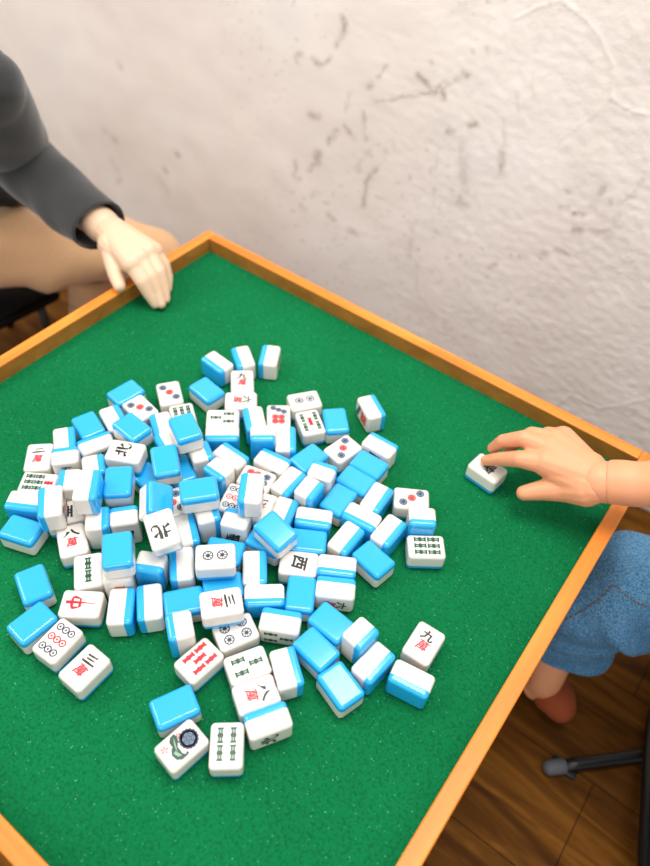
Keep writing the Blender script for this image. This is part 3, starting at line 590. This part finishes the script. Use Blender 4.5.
# ---------------------------------------------------------------- right doll
def J(x, y, z, r): p = un(x, y, z); return (p.x, p.y, p.z, r)
def chain(bm, js):
    for a, b in zip(js, js[1:]): capsule(bm, a[:3], b[:3], a[3], b[3])
rd = empty('ball_jointed_doll', (1.25, -.05, -H), 'doll in blue jeans reaching a tan hand over the table from the right', 'doll')
bm = bmesh.new()
Wr = J(594, 480, .105, .031)
mc = [J(547, 463, .098, .019), J(549, 449, .104, .019), J(555, 441, .106, .017), J(563, 438, .102, .016)]
for q in mc: capsule(bm, Wr[:3], q[:3], .031, q[3] + .004)
capsule(bm, J(588, 470, .105, 0)[:3], J(560, 447, .105, 0)[:3], .030, .021)
capsule(bm, J(590, 486, .100, 0)[:3], J(556, 474, .094, 0)[:3], .030, .017)
chain(bm, [mc[0], J(520, 459, .092, .0142), J(500, 459, .066, .0116), J(486, 460.5, .046, .0094)])
chain(bm, [mc[1], J(524, 438.5, .110, .0138), J(503, 441, .084, .0114), J(492.5, 448, .056, .0090)])
chain(bm, [mc[2], J(532, 435, .104, .0140), J(514, 443, .072, .0115), J(508, 452, .045, .0090)])
chain(bm, [mc[3], J(548, 434, .094, .0125), J(534, 444, .066, .0105), J(527, 453, .042, .0088)])
chain(bm, [J(585, 488, .094, .030), J(565, 488, .078, .0230), J(543, 490, .064, .0170), J(524, 493, .052, .0125)])
blend('hand', bm, M['skin_r'], rd, .0023, 4)
bm = bmesh.new(); p = un(603, 482, .108); capsule(bm, p + Vector((-.006, -.004, 0)), p + Vector((.006, .004, 0)), 0.0325, .0325, 24)
blend('wrist_ball', bm, M['skin_r'], rd, .003, 2)
bm = bmesh.new()
a0 = un(610, 482, .112); a1 = un(652, 484, .135); ax = (a1 - a0)
pts = [tuple(a0 - ax * .05) + (.0300,), tuple(a0) + (.0335,), tuple(a0 + ax * .25) + (.0345,), tuple(a0 + ax) + (.0350,), tuple(a0 + ax * 2.4 + Vector((0, 0, .03))) + (.042,), tuple(a0 + ax * 3.6 + Vector((0, 0, .06))) + (.042,), tuple(a0 + ax * 4 + Vector((.0, 0, .07))) + (.036,)]
tube(bm, pts, 32, 8); child('forearm', bm, M['skin_r'], rd)
el = a0 + ax * 4 + Vector((0, 0, .07)); sh = el + Vector((.22, -.12, .42))
bm = bmesh.new(); tube(bm, [tuple(el) + (.045,), tuple(el.lerp(sh, .15)) + (.055,), tuple(el.lerp(sh, .6)) + (.066,), tuple(sh) + (.07,)], 24, 6, fold=lambda t, a, q: .004 * noise.noise(q * 18))
M['shirt'] = mat('white_cloth', (205, 202, 196), .8); child('sleeve', bm, M['shirt'], rd)
# jeans
def folds(s, amp, fr, seed):
    return lambda t, a, q: amp * (noise.noise(Vector((q.x * fr, q.y * fr, q.z * fr)) + Vector((seed, 0, 0))) + .5 * noise.noise(Vector((q.x * fr * 2.3, q.y * fr * 2.3, q.z * fr * 2.3)) + Vector((0, seed, 0))))
def wr(amp, fr, seed, n=2.6):
    # slanting cloth folds across the leg
    def f(t, a, q):
        v = math.sin(t * fr + math.sin(a + seed) * 1.8 + 2.2 * noise.noise(q * 6 + Vector((seed, 0, 0))))
        return amp * (max(0, v) ** 1.5 - .3) + amp * .7 * noise.noise(q * 11 + Vector((0, seed, 0)))
    return f
kn = un(620, 588, -.20); hp = kn + Vector((.50, .34, .07)); hm = un(567, 626, -.42)
bm = bmesh.new()
tube(bm, [tuple(hp) + (.135, .12), tuple(kn.lerp(hp, .35)) + (.140, .115), tuple(kn.lerp(hp, .65)) + (.135, .115), tuple(kn + Vector((.05, .03, 0))) + (.118, .10), tuple(kn + Vector((-.03, -.02, -.05))) + (.098, .098),
          tuple(kn.lerp(hm, .55) + Vector((-.015, 0, 0))) + (.088, .088), tuple(hm) + (.088, .080), tuple(hm + (hm - kn) * .05) + (.086, .078)], 56, 18, (True, False), (0, 1, .3), wr(.022, 44, 1))
o = child('jeans', bm, M['denim'], rd); sm = o.modifiers.new('thick', 'SOLIDIFY'); sm.thickness = .0012; sm.offset = -1
# stitching along the knee seam: short thread dashes laid on the cloth
bpy.context.view_layer.update()
from mathutils.bvhtree import BVHTree
bj = bmesh.new(); bj.from_mesh(o.data); tree = BVHTree.FromBMesh(bj); bj.free()
bm = bmesh.new()
def on_cloth(x, y):
    a = wp(CAM) - rd.location; b = (wp(un(x, y, -.3)) - rd.location - a).normalized()
    h = tree.ray_cast(a, b)[0]
    return None if h is None else (h - b * .0004 + rd.location)
SP = cr([(562, 622), (580, 612), (598, 600), (613, 586), (622, 592), (634, 601), (650, 607), (668, 611)], 8)
for i in range(0, len(SP) - 1, 2):
    a, b = on_cloth(*SP[i]), on_cloth(*SP[i + 1])
    if a is None or b is None or (a - b).length > .02: continue
    a = Vector((a.x / K, a.y / K, a.z / K - H)); b = Vector((b.x / K, b.y / K, b.z / K - H))
    tube(bm, [tuple(a) + (.0016,), tuple(b) + (.0016,)], 6, 1)
child('seam_stitching', bm, M['thread'], rd); bm = bmesh.new()
an = un(545, 678, -.53)
bm.free(); bm = bmesh.new(); tube(bm, [tuple(kn + Vector((-.02, -.01, -.08))) + (.06,), tuple(hm + Vector((-.005, -.01, .03))) + (.048,), tuple(an + Vector((0, 0, .02))) + (.036,), tuple(an + Vector((0, 0, -.03))) + (.034,), tuple(an + Vector((-.01, .0, -.055))) + (.032,)], 24, 6, up=(0, 1, 0))
child('lower_leg', bm, M['skin_r'], rd)
# torso and the other leg, just outside the photograph on the right
bm = bmesh.new(); hc = hp + Vector((.10, -.14, 0)); sc_ = sh + Vector((.10, .10, -.02))
tube(bm, [tuple(hc + Vector((0, 0, -.06))) + (.17, .12), tuple(hc + Vector((0, 0, .06))) + (.19, .13), tuple(hc.lerp(sc_, .4)) + (.15, .11), tuple(hc.lerp(sc_, .8)) + (.19, .12), tuple(sc_ + Vector((0, 0, .04))) + (.15, .08), tuple(sc_ + Vector((0, 0, .09))) + (.05, .05)], 40, 8, up=(-1, 0, 0), fold=wr(.005, 14, 6))
child('shirt', bm, M['shirt'], rd)
k2 = Vector((1.60, -.62, -.17)); bm = bmesh.new()
tube(bm, [tuple(hp + Vector((.22, -.12, -.01))) + (.13, .12), tuple(k2.lerp(hp, .4) + Vector((.08, 0, 0))) + (.125, .11), tuple(k2) + (.10, .10), tuple(k2 + Vector((.02, -.04, -.13))) + (.088, .088), tuple(k2 + Vector((.03, -.04, -.26))) + (.086, .08)], 44, 10, (True, True), (0, 0, 1), wr(.014, 30, 4))
child('jeans', bm, M['denim'], rd)
bm = bmesh.new(); tube(bm, [(k2.x + .03, k2.y - .04, -.44, .04), (k2.x + .03, k2.y - .04, -H + .03, .033)], 16, 2, up=(1, 0, 0)); child('lower_leg', bm, M['skin_r'], rd)
bm = bmesh.new(); tube(bm, [(k2.x + .03 - s, k2.y - .04, -H + .002 + h_, w, h_) for s, w, h_ in [(-.045, .018, .022), (-.015, .043, .046), (.07, .045, .032), (.155, .034, .020), (.172, .015, .012)]], 20, 4); child('shoe', bm, M['shoe'], rd)
# shoe
he = un(549, 694, -H + .03)
fd = Vector((-.80, .60, 0)).normalized(); sd = Vector((-fd.y, fd.x, 0))
bm = bmesh.new()
prof = [(-.045, .018, .022), (-.036, .036, .040), (-.015, .043, .046), (.02, .043, .040), (.07, .045, .032), (.12, .044, .027), (.155, .034, .020), (.172, .015, .012)]
tube(bm, [(he.x + fd.x * s, he.y + fd.y * s, -H + .002 + h_, w, h_) for s, w, h_ in prof], 28, 4)
child('shoe', bm, M['shoe'], rd)

# right stool: black metal frame
def rod(name, pts, r, parent, m=None, n=6):
    bm = bmesh.new(); tube(bm, [tuple(p) + (r,) for p in pts], 14, n); return child(name, bm, m or M['black'], parent)
st = empty('folding_stool', (1.45, -.2, -H), 'black metal folding stool with grey rubber foot, right of the table', 'stool')
f0 = un(556, 767, -H + .014); f1 = un(646, 755, -H + .016)
dd = (f1 - f0).normalized()
rod('floor_bar', [f0 + dd * .006, f0.lerp(f1, .5), f1, f1 + dd * .12], .0135, st, n=2)
bm = bmesh.new(); capsule(bm, f0 - dd * .012, f0 + dd * .012, .0158, .0158); child('rubber_foot', bm, M['grey'], st)['label'] = 'grey rubber foot'
bm = bmesh.new(); q = f0 + dd * .02; box(bm, (q.x - .028, q.y - .012, -H), (q.x + .028, q.y + .012, -H + .010), .003); child('foot_pad', bm, M['black'], st)
l0 = un(653, 722, -H + .05); l1 = un(648, 790, -.52); l2 = un(645, 880, -.44); l3 = Vector((1.36, -.42, -.385))
rod('leg', [un(668, 700, -H + .014), un(655, 712, -H + .02), l0, un(650, 750, -.56), l1, l2, l3], .0125, st)
ce = Vector((1.62, .02, -.36))
bm = bmesh.new(); box(bm, (ce.x - .27, ce.y - .46, ce.z - .02), (ce.x + .33, ce.y + .38, ce.z + .02), .012, 3); child('seat', bm, M['seatblack'], st)
rod('leg', [Vector((ce.x + .28, ce.y + .3, ce.z - .02)), Vector((ce.x + .30, ce.y + .34, -H + .01))], .0125, st, n=2)
rod('leg', [Vector((ce.x + .28, ce.y - .36, ce.z - .02)), Vector((ce.x + .30, ce.y - .42, -H + .01))], .0125, st, n=2)

# ---------------------------------------------------------------- left doll
ld = empty('ball_jointed_doll', (-.45, -.1, -H), 'doll in charcoal jacket and tan trousers resting a pale hand on the table', 'doll')
bm = bmesh.new()
Wl = J(107, 229, .085, .036)
mc = [J(132, 263, .085, .019), J(139, 257, .090, .019), J(147, 252, .090, .0185), J(153, 251, .085, .016)]
for q in mc: capsule(bm, Wl[:3], q[:3], .034, q[3] + .004)
capsule(bm, J(112, 245, .08, 0)[:3], J(127, 262, .075, 0)[:3], .030, .019)
chain(bm, [mc[0], J(142, 281, .060, .0150), J(149, 294, .034, .0126), J(155, 304, .014, .0098)])
chain(bm, [mc[1], J(151, 276, .066, .0146), J(157.5, 291, .038, .0122), J(161.5, 304, .016, .0095)])
chain(bm, [mc[2], J(159, 271, .066, .0142), J(164, 286, .038, .0118), J(166, 299, .016, .0092)])
chain(bm, [mc[3], J(164, 264, .060, .0128), J(168, 277, .036, .0106), J(168, 289, .016, .0086)])
chain(bm, [J(112, 243, .078, .030), J(113, 260, .066, .0205), J(116, 275, .055, .0165), J(119.5, 286, .047, .0130)])
blend('hand', bm, M['skin_l'], ld, .0024, 3)
w2 = un(98, 222, .09)
bm = bmesh.new(); capsule(bm, w2, un(103, 226, .088), .0370, .0370, 24); blend('wrist_ball', bm, M['skin_l'], ld, .003, 2)
elb = un(18, 160, .11)
bm = bmesh.new(); tube(bm, [tuple(w2.lerp(elb, .08)) + (.036,), tuple(w2.lerp(elb, .4)) + (.038,), tuple(w2.lerp(elb, .95)) + (.04,)], 20, 4); child('forearm', bm, M['skin_l'], ld)
cf = un(99, 226, .09); shl = un(-20, 74, .38)
bm = bmesh.new()
tube(bm, [tuple(cf) + (.062, .052), tuple(cf.lerp(elb, .35)) + (.066, .058), tuple(cf.lerp(elb, .75)) + (.076, .068), tuple(elb + Vector((-.01, 0, .02))) + (.080, .074), tuple(elb.lerp(shl, .4)) + (.078, .074), tuple(elb.lerp(shl, .8)) + (.074, .07), tuple(shl) + (.066, .06), tuple(shl + Vector((-.05, -.02, .03))) + (.04, .04)], 48, 10, (False, True), (0, 0, 1), wr(.006, 16, 3))
o = child('jacket_sleeve', bm, M['jacket'], ld); sm = o.modifiers.new('thick', 'SOLIDIFY'); sm.thickness = .0014; sm.offset = -1
# jacket body and black shirt
bm = bmesh.new(); c0 = un(-75, 150, .1)
tube(bm, [(c0.x, c0.y, .02, .14, .10), (c0.x, c0.y, .10, .15, .115), (c0.x - .01, c0.y, .25, .17, .12), (c0.x - .01, c0.y, .42, .14, .10), (c0.x, c0.y, .47, .06, .06)], 36, 6, up=(.7, -.7, 0), fold=wr(.006, 10, 5))
child('jacket', bm, M['jacket'], ld)
bm = bmesh.new(); q0 = un(-20, 185, .0); q1 = un(26, 198, -.05)
tube(bm, [tuple(q0) + (.05, .03), tuple(q0.lerp(q1, .5)) + (.05, .032), tuple(q1) + (.025, .018)], 20, 5, fold=wr(.004, 9, 2)); child('shirt_hem', bm, M['knit'], ld)['label'] = 'black shirt hem'
# trousers
for (ka, ha, r_, sd_) in ((un(141, 250, -.19), un(-60, 250, -.15), .092, 3), (un(70, 250, -.23), un(-70, 246, -.17), .084, 8)):
    bm = bmesh.new(); dn = ka + Vector((.03, .02, -.36))
    tube(bm, [tuple(ha) + (r_ * 1.25, r_ * 1.1), tuple(ka.lerp(ha, .55)) + (r_ * 1.15, r_ * 1.05), tuple(ka.lerp(ha, .15)) + (r_, r_ * .95), tuple(ka + Vector((.03, .03, -.05))) + (r_ * .85, r_ * .9), tuple(ka.lerp(dn, .5)) + (r_ * .75, r_ * .75), tuple(dn) + (r_ * .72, r_ * .72)], 44, 9, fold=wr(.016, 22, sd_))
    child('trouser_leg', bm, M['tan'], ld)
    bm = bmesh.new(); tube(bm, [(dn.x, dn.y, dn.z + .03, .034), (dn.x, dn.y, -H + .03, .030)], 16, 2, up=(1, 0, 0)); child('lower_leg', bm, M['skin_l'], ld)
    bm = bmesh.new(); tube(bm, [(dn.x + s, dn.y, -H + .002 + h_, w, h_) for s, w, h_ in prof], 24, 4); child('shoe', bm, M['knit'], ld)
ls = empty('stool', (-.75, -.3, -H), 'black stool under the doll in tan trousers', 'stool')
zs = -.34
A_ = [un(-40, 341, zs), un(62, 287, zs), un(40, 262, zs), un(-60, 290, zs)]
bm = bmesh.new(); q = un(60, 290, zs)
ex = (un(0, 319, zs) - un(61, 288, zs)).normalized(); ey = Vector((ex.y, -ex.x, 0)); 
if ey.dot(Vector((-1, 0, 0))) < 0: ey = -ey
P4 = [q, q + ex * .42, q + ex * .42 + ey * .34, q + ey * .34]
vb = [bm.verts.new((p.x, p.y, zs - .035)) for p in P4]; vt = [bm.verts.new((p.x, p.y, zs)) for p in P4]
bm.faces.new(vt); bm.faces.new(vb[::-1])
for i in range(4): bm.faces.new((vb[i], vb[(i + 1) % 4], vt[(i + 1) % 4], vt[i]))
bmesh.ops.bevel(bm, geom=bm.edges[:], offset=.008, segments=2, affect='EDGES')
child('seat', bm, M['seatblack'], ls)
for (u_, v_) in ((.05, .04), (.37, .04), (.05, .30), (.37, .30)):
    p = q + ex * u_ + ey * v_; rod('leg', [Vector((p.x, p.y, zs - .034)), Vector((p.x, p.y, -H + .001))], .012, ls, n=2)

# ---------------------------------------------------------------- light and camera
def area(name, loc, tgt, size, power, col=(1, 1, 1), sy=None):
    l = bpy.data.lights.new(name, 'AREA'); l.energy = power; l.color = col; l.size = size
    if sy: l.shape = 'RECTANGLE'; l.size_y = sy
    o = bpy.data.objects.new(name, l); C.objects.link(o); o.location = wp(loc)
    o.rotation_euler = (wp(tgt) - wp(loc)).to_track_quat('-Z', 'Y').to_euler(); return o
area('ceiling_lamp', (.75, -.05, 3.0), (.4, .0, 0), .5, 7.8, (1, .955, .90))
area('left_wall_fill', (-1.7, -1.5, 2.8), (-1.0, .5, .1), .5, 5.6, (1, .92, .82))  # warm fill added to brighten the wall towards its upper left
area('window_light', (2.6, -3.2, 2.6), (.5, -.3, 0), .55, 2.8, (.95, .98, 1))
w = bpy.data.worlds.new('room_light'); w.use_nodes = True; sc.world = w
w.node_tree.nodes['Background'].inputs[0].default_value = (1, .98, .96, 1); w.node_tree.nodes['Background'].inputs[1].default_value = .64

cd = bpy.data.cameras.new('camera'); co = bpy.data.objects.new('camera', cd); C.objects.link(co); sc.camera = co
cd.sensor_fit = 'HORIZONTAL'; cd.sensor_width = 36; cd.lens = F / 650 * 36; cd.clip_start = .01; cd.clip_end = 50
mw = Matrix((RR, -RD, -RF)).transposed().to_4x4(); mw.translation = wp(CAM); co.matrix_world = mw
cd.dof.use_dof = True; cd.dof.focus_distance = 1.03 * K; cd.dof.aperture_fstop = 9.0
sc.view_settings.view_transform = 'Standard'; sc.view_settings.look = 'None'; sc.view_settings.gamma = 1
sc.view_settings.use_curve_mapping = False; sc.view_settings.exposure = 0.41
